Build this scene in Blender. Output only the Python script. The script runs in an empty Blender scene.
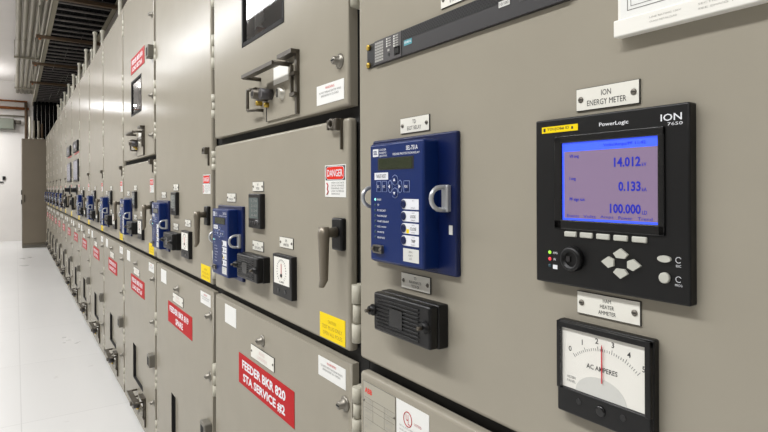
import bpy, bmesh, math
from mathutils import Matrix, Vector
C = bpy.context.scene.collection
PI = math.pi

# ------------------------------------------------------------------ materials
def lin(c):
    c /= 255.0
    return c/12.92 if c <= .04045 else ((c+.055)/1.055)**2.4
MATS = {}
def mat(name, rgb, rough=.5, metal=0.0, spec=.5, emit=0.0, noise=0.0, nscale=30.0, bump=0.0, coat=0.0, trans=0.0):
    m = bpy.data.materials.new(name); m.use_nodes = True
    nt = m.node_tree; b = nt.nodes['Principled BSDF']
    col = (lin(rgb[0]), lin(rgb[1]), lin(rgb[2]), 1)
    b.inputs['Base Color'].default_value = col
    b.inputs['Roughness'].default_value = rough
    b.inputs['Metallic'].default_value = metal
    b.inputs['Specular IOR Level'].default_value = spec
    b.inputs['Coat Weight'].default_value = coat
    b.inputs['Coat Roughness'].default_value = .08
    b.inputs['Transmission Weight'].default_value = trans
    if emit:
        b.inputs['Emission Color'].default_value = col
        b.inputs['Emission Strength'].default_value = emit
    if noise or bump:
        tc = nt.nodes.new('ShaderNodeTexCoord'); n = nt.nodes.new('ShaderNodeTexNoise')
        n.inputs['Scale'].default_value = nscale; n.inputs['Detail'].default_value = 4
        nt.links.new(tc.outputs['Object'], n.inputs['Vector'])
        if noise:
            r = nt.nodes.new('ShaderNodeMapRange')
            r.inputs['To Min'].default_value = rough-noise; r.inputs['To Max'].default_value = rough+noise
            nt.links.new(n.outputs['Fac'], r.inputs['Value']); nt.links.new(r.outputs['Result'], b.inputs['Roughness'])
            x = nt.nodes.new('ShaderNodeMix'); x.data_type = 'RGBA'
            x.inputs[6].default_value = tuple(v*.95 for v in col[:3])+(1,); x.inputs[7].default_value = tuple(min(1, v*1.05) for v in col[:3])+(1,)
            nt.links.new(n.outputs['Fac'], x.inputs[0]); nt.links.new(x.outputs[2], b.inputs['Base Color'])
        if bump:
            bp = nt.nodes.new('ShaderNodeBump'); bp.inputs['Strength'].default_value = bump; bp.inputs['Distance'].default_value = .002
            nt.links.new(n.outputs['Fac'], bp.inputs['Height']); nt.links.new(bp.outputs['Normal'], b.inputs['Normal'])
    MATS[name] = m
    return m
def semigloss(name, rgb, rough, f0, f90, **kw):
    '''sprayed enamel: diffuse base under a soft gloss that stays modest at glancing angles'''
    m = mat(name, rgb, .6, spec=0, **kw); nt = m.node_tree; b = nt.nodes['Principled BSDF']
    gl = nt.nodes.new('ShaderNodeBsdfGlossy'); gl.inputs['Roughness'].default_value = rough
    lw = nt.nodes.new('ShaderNodeLayerWeight'); lw.inputs['Blend'].default_value = .5
    p = nt.nodes.new('ShaderNodeMath'); p.operation = 'POWER'; p.inputs[1].default_value = 5
    a = nt.nodes.new('ShaderNodeMath'); a.operation = 'MULTIPLY_ADD'; a.inputs[1].default_value = f90-f0; a.inputs[2].default_value = f0
    x = nt.nodes.new('ShaderNodeMixShader')
    for o, i in ((lw.outputs['Facing'], p.inputs[0]), (p.outputs[0], a.inputs[0]), (a.outputs[0], x.inputs[0]), (b.outputs[0], x.inputs[1]), (gl.outputs[0], x.inputs[2]), (x.outputs[0], nt.nodes['Material Output'].inputs['Surface'])): nt.links.new(o, i)
semigloss('paint', (153, 147, 133), .17, .03, .42, noise=.03, nscale=9)
mat('paint_dark', (108, 104, 94), .5)
mat('cabinet_paint', (122, 112, 96), .45, noise=.04, nscale=4)
mat('gasket_and_shade', (22, 21, 19), .8)  # rubber black; also stands for shade in gaps and recesses
mat('black', (9, 9, 10), .4, spec=.4, noise=.04, nscale=60)
mat('black_gloss', (14, 14, 15), .18)
mat('charcoal', (34, 32, 33), .45)
mat('graphite', (62, 59, 59), .45)
mat('dark_metal', (84, 78, 68), .42, metal=.5)
mat('bronze', (122, 114, 100), .38, metal=.5)
mat('steel', (128, 124, 115), .4, metal=.8)
mat('zinc', (186, 182, 170), .4, metal=.6)
mat('hinge_metal', (186, 182, 166), .5)
mat('silver', (190, 192, 194), .3, metal=.55)
mat('brass', (190, 160, 70), .3, metal=.9)
mat('blue', (9, 36, 92), .36, spec=.3)
mat('blue_dark', (9, 24, 68), .3, spec=.35)
mat('white', (232, 230, 222), .45)
mat('paper', (226, 226, 222), .6)
mat('plate_white', (226, 224, 214), .3)
mat('label_grey', (206, 206, 200), .5)
mat('text_black', (28, 28, 28), .6)
mat('text_grey', (110, 110, 108), .6)
mat('text_soft', (160, 158, 152), .6)
mat('pink_soft', (214, 190, 184), .6)
mat('text_white', (225, 226, 230), .5)
mat('text_blue', (150, 165, 205), .5)
mat('red', (180, 24, 29), .55, spec=.15)
mat('red_bright', (214, 44, 26), .55, spec=.15)
mat('pink_red', (206, 84, 80), .4)
mat('yellow', (238, 208, 4), .5, spec=.2)
mat('yellow_text', (178, 140, 6), .5)
mat('key_grey', (186, 186, 176), .4)
mat('lcd', (36, 44, 22), .12)
mat('lcd_amber', (120, 92, 70), .2)
mat('screen_edge', (62, 92, 250), .25, emit=.5)
mat('screen', (124, 106, 132), .25, emit=.26)  # mauve centre carries a reflection put into the screen colour
mat('screen_text', (20, 34, 170), .4, emit=.12)
mat('display_glass', (92, 102, 100), .15)
mat('display_blue', (96, 100, 128), .2)
mat('led_green', (150, 220, 60), .3, emit=.8)
mat('led_red', (235, 60, 70), .3, emit=.6)
mat('led_off', (40, 70, 80), .3)
mat('led_cyan', (150, 240, 225), .3, emit=.8)
mat('teal', (70, 150, 160), .4)
mat('needle', (204, 28, 44), .4)
mat('ABBred', (226, 44, 30), .45)
mat('panel_print', (168, 163, 148), .34, metal=.2)
mat('conduit', (168, 163, 148), .45, metal=.3)
mat('tray_metal', (150, 144, 126), .45, metal=.4)
mat('rung_metal', (104, 100, 98), .5, metal=.3)
mat('cable', (6, 6, 7), .9, spec=.1)
mat('copper', (168, 104, 58), .4, metal=.3)
mat('strut_metal', (96, 78, 60), .5, metal=.3)
mat('post_white', (240, 237, 222), .4)
mat('box_green', (120, 124, 112), .5)
mat('wall_paint', (226, 222, 217), .6, noise=.04, nscale=2)
mat('ceiling_paint', (236, 231, 227), .8, noise=.03, nscale=2)
mat('wall_grey', (168, 165, 160), .7, noise=.03, nscale=2)
mat('interior', (40, 35, 32), .6)
mat('porcelain_and_glare', (225, 225, 222), .3)
mat('busbar', (110, 66, 44), .4)
g = mat('pane', (235, 240, 240), .02)
_n = g.node_tree; _t = _n.nodes.new('ShaderNodeBsdfTransparent'); _g = _n.nodes.new('ShaderNodeBsdfGlossy'); _g.inputs['Roughness'].default_value = .03
_lw = _n.nodes.new('ShaderNodeLayerWeight'); _lw.inputs['Blend'].default_value = .5; _m = _n.nodes.new('ShaderNodeMixShader')
_p = _n.nodes.new('ShaderNodeMath'); _p.operation = 'POWER'; _p.inputs[1].default_value = 5
_f = _n.nodes.new('ShaderNodeMath'); _f.operation = 'MULTIPLY_ADD'; _f.inputs[1].default_value = .94; _f.inputs[2].default_value = .05
_n.links.new(_lw.outputs['Facing'], _p.inputs[0]); _n.links.new(_p.outputs[0], _f.inputs[0])
_n.links.new(_f.outputs[0], _m.inputs[0]); _n.links.new(_t.outputs[0], _m.inputs[1]); _n.links.new(_g.outputs[0], _m.inputs[2])
_n.links.new(_m.outputs[0], _n.nodes['Material Output'].inputs['Surface'])

def floor_material():
    m = mat('floor_vinyl', (222, 220, 216), .3, noise=.06, nscale=1.6)
    nt = m.node_tree; b = nt.nodes['Principled BSDF']
    tc = nt.nodes.new('ShaderNodeTexCoord'); mp = nt.nodes.new('ShaderNodeMapping'); mp.inputs['Location'].default_value = (.53, 0, 0)
    br = nt.nodes.new('ShaderNodeTexBrick'); br.offset = 0; br.inputs['Scale'].default_value = 1
    br.inputs['Mortar Size'].default_value = .003; br.inputs['Brick Width'].default_value = 1.2; br.inputs['Row Height'].default_value = 1.2
    br.inputs['Color1'].default_value = (.665, .66, .645, 1); br.inputs['Color2'].default_value = (.68, .675, .66, 1); br.inputs['Mortar'].default_value = (.56, .555, .54, 1)
    nt.links.new(tc.outputs['Object'], mp.inputs['Vector']); nt.links.new(mp.outputs['Vector'], br.inputs['Vector'])
    # small dark scuffs
    v = nt.nodes.new('ShaderNodeTexNoise'); v.inputs['Scale'].default_value = 7; v.inputs['Detail'].default_value = 6
    nt.links.new(tc.outputs['Object'], v.inputs['Vector'])
    r = nt.nodes.new('ShaderNodeValToRGB'); r.color_ramp.elements[0].position = .70; r.color_ramp.elements[1].position = .76
    r.color_ramp.elements[0].color = (0, 0, 0, 1); r.color_ramp.elements[1].color = (.5, .5, .5, 1)
    nt.links.new(v.outputs['Fac'], r.inputs['Fac'])
    x = nt.nodes.new('ShaderNodeMix'); x.data_type = 'RGBA'; x.inputs[7].default_value = (.45, .43, .41, 1)
    nt.links.new(r.outputs['Color'], x.inputs[0]); nt.links.new(br.outputs['Color'], x.inputs[6]); nt.links.new(x.outputs[2], b.inputs['Base Color'])
floor_material()

# ------------------------------------------------------------------ mesh builder
_text = {}
def text_geo(s, bold):
    k = (s, bold)
    if k not in _text:
        cu = bpy.data.curves.new('lettering', 'FONT'); cu.body = s; cu.resolution_u = 2; cu.offset = bold
        cu.align_x = 'LEFT'; cu.space_line = .95
        ob = bpy.data.objects.new('lettering', cu)
        me = bpy.data.meshes.new_from_object(ob)
        vs = [v.co.copy() for v in me.vertices]; fs = [tuple(f.vertices) for f in me.polygons]
        bpy.data.objects.remove(ob); bpy.data.curves.remove(cu); bpy.data.meshes.remove(me)
        x0 = min(v.x for v in vs); x1 = max(v.x for v in vs); y0 = min(v.y for v in vs); y1 = max(v.y for v in vs)
        _text[k] = ([((v.x-x0)/(x1-x0), (v.y-y0)/max(1e-6, y1-y0)) for v in vs], fs, (x1-x0)/max(1e-6, y1-y0))
    return _text[k]

class B:
    """collects shapes in the local frame (u = to the viewer's right along the face, v = up, w = out of the face)"""
    def __init__(s): s.bm = bmesh.new(); s.mats = []; s.i = 0
    def m(s, name):
        if name not in s.mats: s.mats.append(name)
        s.i = s.mats.index(name); return s
    def _tag(s, faces, smooth=False):
        for f in faces: f.material_index = s.i; f.smooth = smooth
    def box(s, u0, u1, v0, v1, w0, w1, bev=0, seg=2):
        r = bmesh.ops.create_cube(s.bm, size=1)
        vs = r['verts']
        for v in vs:
            v.co = Vector((u0+(v.co.x+.5)*(u1-u0), v0+(v.co.y+.5)*(v1-v0), w0+(v.co.z+.5)*(w1-w0)))
        fs = set(f for v in vs for f in v.link_faces)
        s._tag(fs)
        if bev:
            es = list(set(e for v in vs for e in v.link_edges))
            r = bmesh.ops.bevel(s.bm, geom=es, offset=bev, segments=seg, affect='EDGES', profile=.5)
            s._tag(r['faces'], True)
        return s
    def quad(s, u0, u1, v0, v1, w):
        s._tag([s.bm.faces.new([s.bm.verts.new(p) for p in ((u0, v0, w), (u1, v0, w), (u1, v1, w), (u0, v1, w))])]); return s
    def prism(s, pts, w0, w1):
        a = [s.bm.verts.new((u, v, w0)) for u, v in pts]; b = [s.bm.verts.new((u, v, w1)) for u, v in pts]
        n = len(pts); fs = [s.bm.faces.new(b), s.bm.faces.new(a[::-1])]
        for i in range(n): fs.append(s.bm.faces.new((a[i], a[(i+1) % n], b[(i+1) % n], b[i])))
        s._tag(fs); return s
    def rrect(s, u0, u1, v0, v1, w0, w1, r, seg=4):
        pts = []
        for cx, cy, a0 in ((u1-r, v1-r, 0), (u0+r, v1-r, PI/2), (u0+r, v0+r, PI), (u1-r, v0+r, 1.5*PI)):
            for i in range(seg+1):
                a = a0+PI/2*i/seg; pts.append((cx+r*math.cos(a), cy+r*math.sin(a)))
        return s.prism(pts, w0, w1)
    def lathe(s, o, ax, prof, seg=20, up=None):
        """prof: list of (distance along axis, radius)"""
        o = Vector(o); ax = Vector(ax).normalized()
        p = ax.orthogonal().normalized(); q = ax.cross(p)
        rings = []
        for d, r in prof:
            rings.append([s.bm.verts.new(o+ax*d+(p*math.cos(2*PI*i/seg)+q*math.sin(2*PI*i/seg))*max(r, 1e-5)) for i in range(seg)])
        fs = []
        for a, b in zip(rings, rings[1:]):
            for i in range(seg): fs.append(s.bm.faces.new((a[i], a[(i+1) % seg], b[(i+1) % seg], b[i])))
        s._tag(fs, True)
        s._tag([s.bm.faces.new(rings[0][::-1]), s.bm.faces.new(rings[-1])]); return s
    def cyl(s, a, b, r, seg=16):
        a = Vector(a); b = Vector(b); return s.lathe(a, b-a, [(0, r), ((b-a).length, r)], seg)
    def tube(s, pts, r, seg=8, closed=False):
        pts = [Vector(p) for p in pts]; n = len(pts); rings = []; ref = None
        for i, p in enumerate(pts):
            if closed: d = pts[(i+1) % n]-pts[i-1]
            else: d = pts[min(i+1, n-1)]-pts[max(i-1, 0)]
            d.normalize()
            if ref is None: ref = d.orthogonal().normalized()
            x = (ref-d*ref.dot(d)).normalized(); ref = x; y = d.cross(x)
            rings.append([s.bm.verts.new(p+(x*math.cos(2*PI*j/seg)+y*math.sin(2*PI*j/seg))*r) for j in range(seg)])
        fs = []
        for i in range(n if closed else n-1):
            a = rings[i]; b = rings[(i+1) % n]
            for j in range(seg): fs.append(s.bm.faces.new((a[j], a[(j+1) % seg], b[(j+1) % seg], b[j])))
        s._tag(fs, True)
        if not closed: s._tag([s.bm.faces.new(rings[0][::-1]), s.bm.faces.new(rings[-1])])
        return s
    def text(s, t, u0, u1, v0, v1, w, bold=0.0):
        if not t.strip(): return s
        vs, fs, asp = text_geo(t, bold)
        bv = [s.bm.verts.new((u0+x*(u1-u0), v0+y*(v1-v0), w)) for x, y in vs]
        out = []
        for f in fs:
            try: out.append(s.bm.faces.new([bv[i] for i in f]))
            except ValueError: pass
        for f in out:
            f.normal_update()
            if f.normal.z < 0: f.normal_flip()
        s._tag(out); return s
    def ctext(s, t, uc, v0, v1, w, bold=0.0, sq=1.0, maxw=None):
        asp = text_geo(t, bold)[2]; W = asp*(v1-v0)*sq
        if maxw: W = min(W, maxw)
        return s.text(t, uc-W/2, uc+W/2, v0, v1, w, bold)
    def ltext(s, t, u, v0, v1, w, bold=0.0, sq=1.0):
        W = text_geo(t, bold)[2]*(v1-v0)*sq
        return s.text(t, u, u+W, v0, v1, w, bold)
    def mesh(s, name):
        me = bpy.data.meshes.new(name); s.bm.normal_update(); s.bm.to_mesh(me); s.bm.free()
        for n in s.mats: me.materials.append(MATS[n])
        return me

FACE = Matrix(((0, 0, -1, 0), (-1, 0, 0, 0), (0, 1, 0, 0), (0, 0, 0, 1)))   # u->-Y, v->+Z, w->-X
def fm(y, z, x=0.0): return Matrix.Translation((x, y, z)) @ FACE

def tag(o, label, cat, group=None, kind=None):
    o['label'] = label; o['category'] = cat
    if group: o['group'] = group
    if kind: o['kind'] = kind
    return o
class T:
    """a thing: an Empty with parts, or one mesh (flat=True)"""
    def __init__(s, name, flat=False):
        s.name = name; s.flat = flat; s.parts = []; s.one = B()
    def part(s, name, parent=None, label=None):
        if s.flat: return s.one
        b = B(); s.parts.append([name, b, parent, label]); return b
    def done(s, mw, label, cat, group=None):
        if s.flat:
            o = bpy.data.objects.new(s.name, s.one.mesh(s.name)); C.objects.link(o); o.matrix_world = mw
            return tag(o, label, cat, group)
        o = bpy.data.objects.new(s.name, None); o.empty_display_size = .05; C.objects.link(o); o.matrix_world = mw
        tag(o, label, cat, group); made = {}
        for name, b, parent, lab in s.parts:
            p = bpy.data.objects.new(name, b.mesh(name)); C.objects.link(p)
            p.parent = made[id(parent)] if parent is not None else o
            made[id(b)] = p
            if lab: p['label'] = lab
        return o
def single(name, b, mw, label, cat, group=None):
    o = bpy.data.objects.new(name, b.mesh(name)); C.objects.link(o); o.matrix_world = mw
    return tag(o, label, cat, group)
def clone(src, mw, label):
    def rec(o, par):
        c = o.copy(); C.objects.link(c); c.parent = par
        for ch in list(o.children): rec(ch, c)
        return c
    r = rec(src, None); r.matrix_world = mw; r['label'] = label
    return r
def struct(name, b, label=None):
    o = bpy.data.objects.new(name, b.mesh(name)); C.objects.link(o); o['kind'] = 'structure'
    if label: o['label'] = label
    return o

# ------------------------------------------------------------------ room
def plain(x0, x1, y0, y1, z0, z1, m):
    b = B(); b.m(m).box(x0, x1, y0, y1, z0, z1); return b
XL, XR, YF, YB, ZC = -4.3, 2.3, -4.0, 16.4, 3.95
struct('floor', plain(XL, XR, YF, YB, -.1, 0, 'floor_vinyl'))
struct('ceiling', plain(XL, XR, YF, YB, ZC, ZC+.1, 'ceiling_paint'))
struct('wall_left', plain(XL-.1, XL, YF, YB, -.1, ZC+.1, 'wall_grey'))
struct('wall_right', plain(XR, XR+.1, YF, YB, -.1, ZC+.1, 'wall_paint'))
struct('wall_back', plain(XL-.1, XR+.1, YB, YB+.1, -.1, ZC+.1, 'wall_paint'))
struct('wall_front', plain(XL-.1, XR+.1, YF-.1, YF, -.1, ZC+.1, 'wall_paint'))

# ------------------------------------------------------------------ switchgear cabinets
Y0, W = .910, .924          # near edge of the first breaker cabinet, cabinet pitch
LO0, LO1, MI0, MI1, UP0, UP1 = .02, .932, .956, 1.425, 1.449, 2.400
T0, T1 = .036, .921         # a door's edges, measured from the cabinet's near edge
ORD = ['first', 'second', 'third', 'fourth', 'fifth', 'sixth', 'seventh', 'eighth', 'ninth', 'tenth', 'eleventh', 'twelfth', 'thirteenth', 'fourteenth', 'fifteenth', 'sixteenth']
def tb(b, t0, t1, z0, z1, w0, w1, bev=0, seg=2): return b.box(-t1, -t0, z0, z1, w0, w1, bev, seg)
def bolt(b, t, z):
    b.m('steel').lathe((-t, z, -.001), (0, 0, 1), [(0, .016), (.003, .016), (.005, .012), (.007, .0085), (.017, .0085), (.019, .006)], 14)
    b.m('gasket_and_shade').box(-t-.006, -t+.006, z-.0015, z+.0015, .016, .0185)
def hinge(b, z0, z1):
    t = .9405; h = (z1-z0)/3
    for i, r in enumerate((.0105, .0085, .0105)):
        b.m('hinge_metal').cyl((-t, z0+i*h+.001, -.006), (-t, z0+(i+1)*h-.001, -.006), r, 14)
    b.m('hinge_metal').box(-t-.010, -t+.010, z0, z1, -.024, -.012)
def cover(th, door, t0, t1, z0, z1):
    f = th.part('recessed_cover', door)
    tb(f.m('paint'), t0-.01, t1+.01, z0-.01, z1+.01, -.0245, -.013)
    tb(f.m('gasket_and_shade'), t1-.003, t1+.002, z0, z1, -.0135, .0008)  # dark strips where the recess edge is shaded, shade put into colour
    tb(f.m('gasket_and_shade'), t1-.014, t1-.003, z0, z1, -.0135, -.0125)
    tb(f, t0, t1, z0-.001, z0+.003, -.0135, .0005)
def window(th, b, door, t0, t1, z0, z1):
    f = th.part('viewing_window', door)
    # gasket rim + dark compartment behind the opening
    e = .006 if z0 > 1 else .005
    for a0, a1, c0, c1 in ((t0-e, t0+e, z0-e, z1+e), (t1-e, t1+e, z0-e, z1+e), (t0, t1, z0-e, z0+e), (t0, t1, z1-e, z1+e)):
        tb(f.m('gasket_and_shade'), a0, a1, c0, c1, -.034, .0015)
    f.m('interior' if z0 > 1 else 'paint')
    d = -.10; ta, tz, za, zb, dd = t0-.02, t1+.24, z0-.03, z1+.10, -.033
    tb(f, ta, tz, za, zb, d-.004, d)
    tb(f, ta, ta+.004, za, zb, d, dd); tb(f, tz-.004, tz, za, zb, d, dd)
    tb(f, ta, tz, za, za+.004, d, dd); tb(f, ta, tz, zb-.004, zb, d, dd)
    zc = (z0+z1)/2
    f.m('porcelain_and_glare').tube([(-t1-.235, zc+.012, -.07), (-t1-.13, zc+.032, -.07), (-t1-.05, zc+.060, -.07), (-t1+.04, zc+.105, -.07), (-t1+.14, zc+.12, -.07)], .024, 12)  # white tube shaped after a bright strip reflected in the pane
    f.lathe((-t1-.07, zc-.025, -.072), (.2, 1, .1), [(0, .012), (.012, .020), (.024, .012), (.036, .022), (.07, .014)], 14)
    tb(f.m('busbar'), t1+.04, t1+.16, z0-.02, z0+.075, -.095, -.06)
    tb(f.m('gasket_and_shade'), t0+.02, t1+.02, z1+.055, z1+.09, -.095, -.06)
    p = f if th.flat else None
    f.m('pane').quad(-t1, -t0, z0, z1, -.004)
def door_slab(b, z0, z1, hole=None):
    b.m('paint')
    if not hole:
        tb(b, T0, T1, z0, z1, -.022, 0, .007, 3); return
    t0, t1, h0, h1 = hole
    # frame of four slabs around the opening, outer edge rounded
    bm = b.bm
    ox = [-T1, -t1, -t0, -T0]; oz = [z0, h0, h1, z1]
    grid = {}
    for w in (-.022, 0.0):
        for i, u in enumerate(ox):
            for j, v in enumerate(oz): grid[(i, j, w)] = bm.verts.new((u, v, w))
    fs = []
    for i in range(3):
        for j in range(3):
            if i == 1 and j == 1: continue
            fs.append(bm.faces.new([grid[(i, j, 0.0)], grid[(i+1, j, 0.0)], grid[(i+1, j+1, 0.0)], grid[(i, j+1, 0.0)]]))
            fs.append(bm.faces.new([grid[(i, j+1, -.022)], grid[(i+1, j+1, -.022)], grid[(i+1, j, -.022)], grid[(i, j, -.022)]]))
    loop = [(0, 0), (1, 0), (2, 0), (3, 0), (3, 1), (3, 2), (3, 3), (2, 3), (1, 3), (0, 3), (0, 2), (0, 1)]
    for a, c in zip(loop, loop[1:]+loop[:1]):
        fs.append(bm.faces.new([grid[a+(0.0,)], grid[a+(-.022,)], grid[c+(-.022,)], grid[c+(0.0,)]]))
    hl = [(1, 1), (2, 1), (2, 2), (1, 2)]
    for a, c in zip(hl, hl[1:]+hl[:1]):
        fs.append(bm.faces.new([grid[c+(0.0,)], grid[c+(-.022,)], grid[a+(-.022,)], grid[a+(0.0,)]]))
    b._tag(fs)
    es = [e for e in bm.edges if all(abs(v.co.z) < 1e-6 for v in e.verts) and
          ((abs(e.verts[0].co.x-e.verts[1].co.x) < 1e-6 and (abs(e.verts[0].co.x+T1) < 1e-6 or abs(e.verts[0].co.x+T0) < 1e-6)) or
           (abs(e.verts[0].co.y-e.verts[1].co.y) < 1e-6 and (abs(e.verts[0].co.y-z0) < 1e-6 or abs(e.verts[0].co.y-z1) < 1e-6)))]
    r = bmesh.ops.bevel(bm, geom=es, offset=.007, segments=3, affect='EDGES', profile=.5)
    b._tag(r['faces'], True)
def lever(th, door):
    h = th.part('handle', door)
    t, z = .068, 1.19
    h.m('black').box(-t-.021, -t+.021, z-.033, z+.033, -.002, .012, .004)
    h.m('bronze').lathe((-t, z+.004, .012), (0, 0, 1), [(0, .011), (.022, .009), (.03, .009)], 16)
    # lever blade hanging down from the spindle
    prof = [(-.012, .011, .008), (.004, .0125, .010), (.02, .011, .009), (.06, .0095, .008), (.095, .0085, .007), (.108, .007, .004)]
    rings = []
    for d, hw, hd in prof:
        zz = z+.004-d; ww = .040+(.006 if d > .1 else 0)
        rings.append([h.bm.verts.new((-t+a*hw, zz, ww+c*hd)) for a, c in ((-1, -.6), (-.6, -1), (.6, -1), (1, -.6), (1, .6), (.6, 1), (-.6, 1), (-1, .6))])
    fs = []
    for a, c in zip(rings, rings[1:]):
        for i in range(8): fs.append(h.bm.faces.new((a[i], c[i], c[(i+1) % 8], a[(i+1) % 8])))
    h._tag(fs, True); h._tag([h.bm.faces.new(rings[0]), h.bm.faces.new(rings[-1][::-1])])
def hasp(th, door, z):
    h = th.part('padlock_hasp', door)
    tb(h.m('dark_metal'), .06, .074, z-.011, z+.013, -.002, .016, .002)
    tb(h.m('dark_metal'), .058, .0615, z-.05, z+.013, -.002, .006)
    pts = [(-.086+.011*math.cos(a), z+.003+.009*math.sin(a), .012) for a in [2*PI*i/14 for i in range(14)]]
    h.m('dark_metal').tube(pts, .0034, 6, True)
    tb(h.m('dark_metal'), .098, .103, z-.008, z+.012, -.002, .014)
def mechanism(th, door, dz):
    """shutter lock mechanism below a viewing window; its own height 1.455..1.615 is moved by dz"""
    a = th.part('shutter_plate', door)
    tb(a.m('paint'), .268, .452, 1.458+dz, 1.58+dz, -.001, .005, .001)
    tb(a.m('gasket_and_shade'), .452, .456, 1.458+dz, 1.53+dz, -.001, .0055)
    tb(a.m('white'), .312, .402, 1.545+dz, 1.588+dz, .004, .0065)
    b = th.part('lift_bracket', door)
    M = 'dark_metal'
    b.m(M)
    b.tube([(-.508, 1.578+dz, 0), (-.508, 1.578+dz, .050)], .0055, 8)
    b.tube([(-.298, 1.578+dz, 0), (-.298, 1.578+dz, .050)], .0055, 8)
    tb(b, .298, .508, 1.574+dz, 1.583+dz, .044, .054)
    b.prism([(-.505, 1.582+dz), (-.505, 1.578+dz), (-.301, 1.578+dz), (-.301, 1.582+dz)], .028, .046)
    tb(b, .262, .272, 1.458+dz, 1.606+dz, -.001, .008)
    tb(b, .262, .345, 1.598+dz, 1.608+dz, -.001, .022)
    tb(b, .284, .290, 1.500+dz, 1.575+dz, -.001, .012)
    tb(b, .262, .290, 1.500+dz, 1.508+dz, -.001, .014); tb(b, .262, .290, 1.548+dz, 1.556+dz, -.001, .014)
    c = th.part('lock_barrel', door)
    c.m('dark_metal').lathe((-.452, 1.527+dz, -.001), (0, 0, 1), [(0, .017), (.03, .017), (.032, .013), (.046, .012)], 14)
    c.m('gasket_and_shade').lathe((-.452, 1.527+dz, .0445), (0, 0, 1), [(0, .007), (.001, .006)], 10)
    c = th.part('lock_body', door)
    c.m('graphite').lathe((-.418, 1.524+dz, -.001), (0, 0, 1), [(0, .014), (.037, .014)], 14)
    c = th.part('lock_disc', door)
    c.m('zinc').lathe((-.352, 1.518+dz, -.001), (0, 0, 1), [(0, .021), (.005, .021), (.007, .013), (.017, .013)], 16)
    tb(c.m('gasket_and_shade'), .354, .358, 1.508+dz, 1.528+dz, .0145, .018)
    for u, v in ((-.50, 1.512), (-.442, 1.500)):
        c = th.part('brass_key', door); c.m('brass').lathe((u, v+dz, -.001), (0, 0, 1), [(0, .007), (.016, .007), (.018, .004)], 10)
    l = th.part('grab_loop', door)
    l.m('dark_metal').tube([(-.49, 1.548+dz, 0), (-.49, 1.548+dz, .02), (-.545, 1.552+dz, .022), (-.548, 1.546+dz, .022), (-.548, 1.502+dz, .022), (-.545, 1.496+dz, .022), (-.49, 1.492+dz, .02), (-.49, 1.492+dz, 0)], .0045, 6)

def latch_box(th, door, z):
    b = th.part('latch_box', door)
    tb(b.m('paint_dark'), .040, .098, z-.03, z+.03, -.002, .026, .004)
    tb(b.m('gasket_and_shade'), .052, .086, z-.02, z+.018, .024, .0265)

def cabinet(kind, detail=True):
    th = T('switchgear_cabinet')
    body = th.part('cabinet_body')
    tb(body.m('paint'), 0.0015, W-.0015, 0, 2.41, -1.0, -.11)
    for t in (.0015, W-.0115): tb(body, t, t+.01, 0, 2.41, -.11, -.03)
    tb(body, .0115, W-.0115, 0, .012, -.11, -.03)
    holes = []
    if kind == 'split': holes.append((.355-.02, .645+.24, 1.700-.03, 1.885+.10))
    z = .012
    for h in holes:
        tb(body.m('gasket_and_shade'), .001, W-.001, z, h[2], -.031, -.0245)
        tb(body, .001, h[0], h[2], h[3], -.031, -.0245); tb(body, h[1], W-.001, h[2], h[3], -.031, -.0245); z = h[3]
    tb(body.m('gasket_and_shade'), .001, W-.001, z, 2.404, -.031, -.0245)  # dark sheet behind the doors, shade of the gaps put into its colour
    tb(body.m('paint'), .0015, W-.0015, 2.404, 2.412, -.07, -.01)
    doors = []
    wu = (.355, .645, 1.700, 1.885); wl = (.345, .625, .215, .410)
    nl = '' if detail else None
    if kind == 'split':
        up = th.part('upper_door'); door_slab(up, UP0, UP1, wu)
        mi = th.part('middle_door'); door_slab(mi, MI0, MI1)
    else:
        up = mi = th.part('tall_door'); door_slab(mi, MI0, UP1)
    lo = th.part('lower_door'); door_slab(lo, LO0, LO1, None if kind == 'meter' else wl)
    lh = ((.80, .893), (.52, .62), (.15, .25)) if kind == 'meter' else ((.585, .694), (.33, .42), (.08, .18))
    mh = ((.979, 1.094), (1.64, 1.75), (2.05, 2.16)) if kind == 'meter' else ((.98, 1.075), (1.345, 1.41))
    uh = ((1.52, 1.60), (1.685, 1.80), (1.89, 1.985), (2.22, 2.32))
    for hs, d in ((lh, lo), (mh, mi), (uh if kind != 'meter' else (), up)):
        for z0, z1 in hs: hinge(th.part('hinge', d), z0, z1)
    if kind != 'meter':
        for z in (1.543, 1.735, 2.126) if kind == 'split' else (): bolt(th.part('latch_bolt', up), .070, z)
        lever(th, mi); hasp(th, mi, 1.412)
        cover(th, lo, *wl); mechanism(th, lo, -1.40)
        latch_box(th, lo, .455)
        bolt(th.part('latch_bolt', lo), .50, .873)
        for z in (.64, .25): bolt(th.part('latch_bolt', lo), .062, z)
    bolt(th.part('latch_bolt', lo), .054, .848)
    if kind == 'split':
        window(th, None, up, *wu); mechanism(th, up, 0); latch_box(th, up, 1.945)
    if kind == 'display':
        d = th.part('display_window', mi)
        tb(d.m('black'), .10, .60, 1.685, 1.80, -.001, .02, .004); tb(d.m('display_blue'), .27, .43, 1.72, 1.765, .0195, .0205); tb(d.m('pink_red'), .10, .60, 1.665, 1.68, -.001, .004)
        d = th.part('display_window', mi)
        tb(d.m('black'), .10, .60, 1.365, 1.60, -.001, .014, .004); tb(d.m('display_blue'), .13, .57, 1.385, 1.585, .0135, .0145)
    return th
CG = 'switchgear cabinets of the long row'
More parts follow.
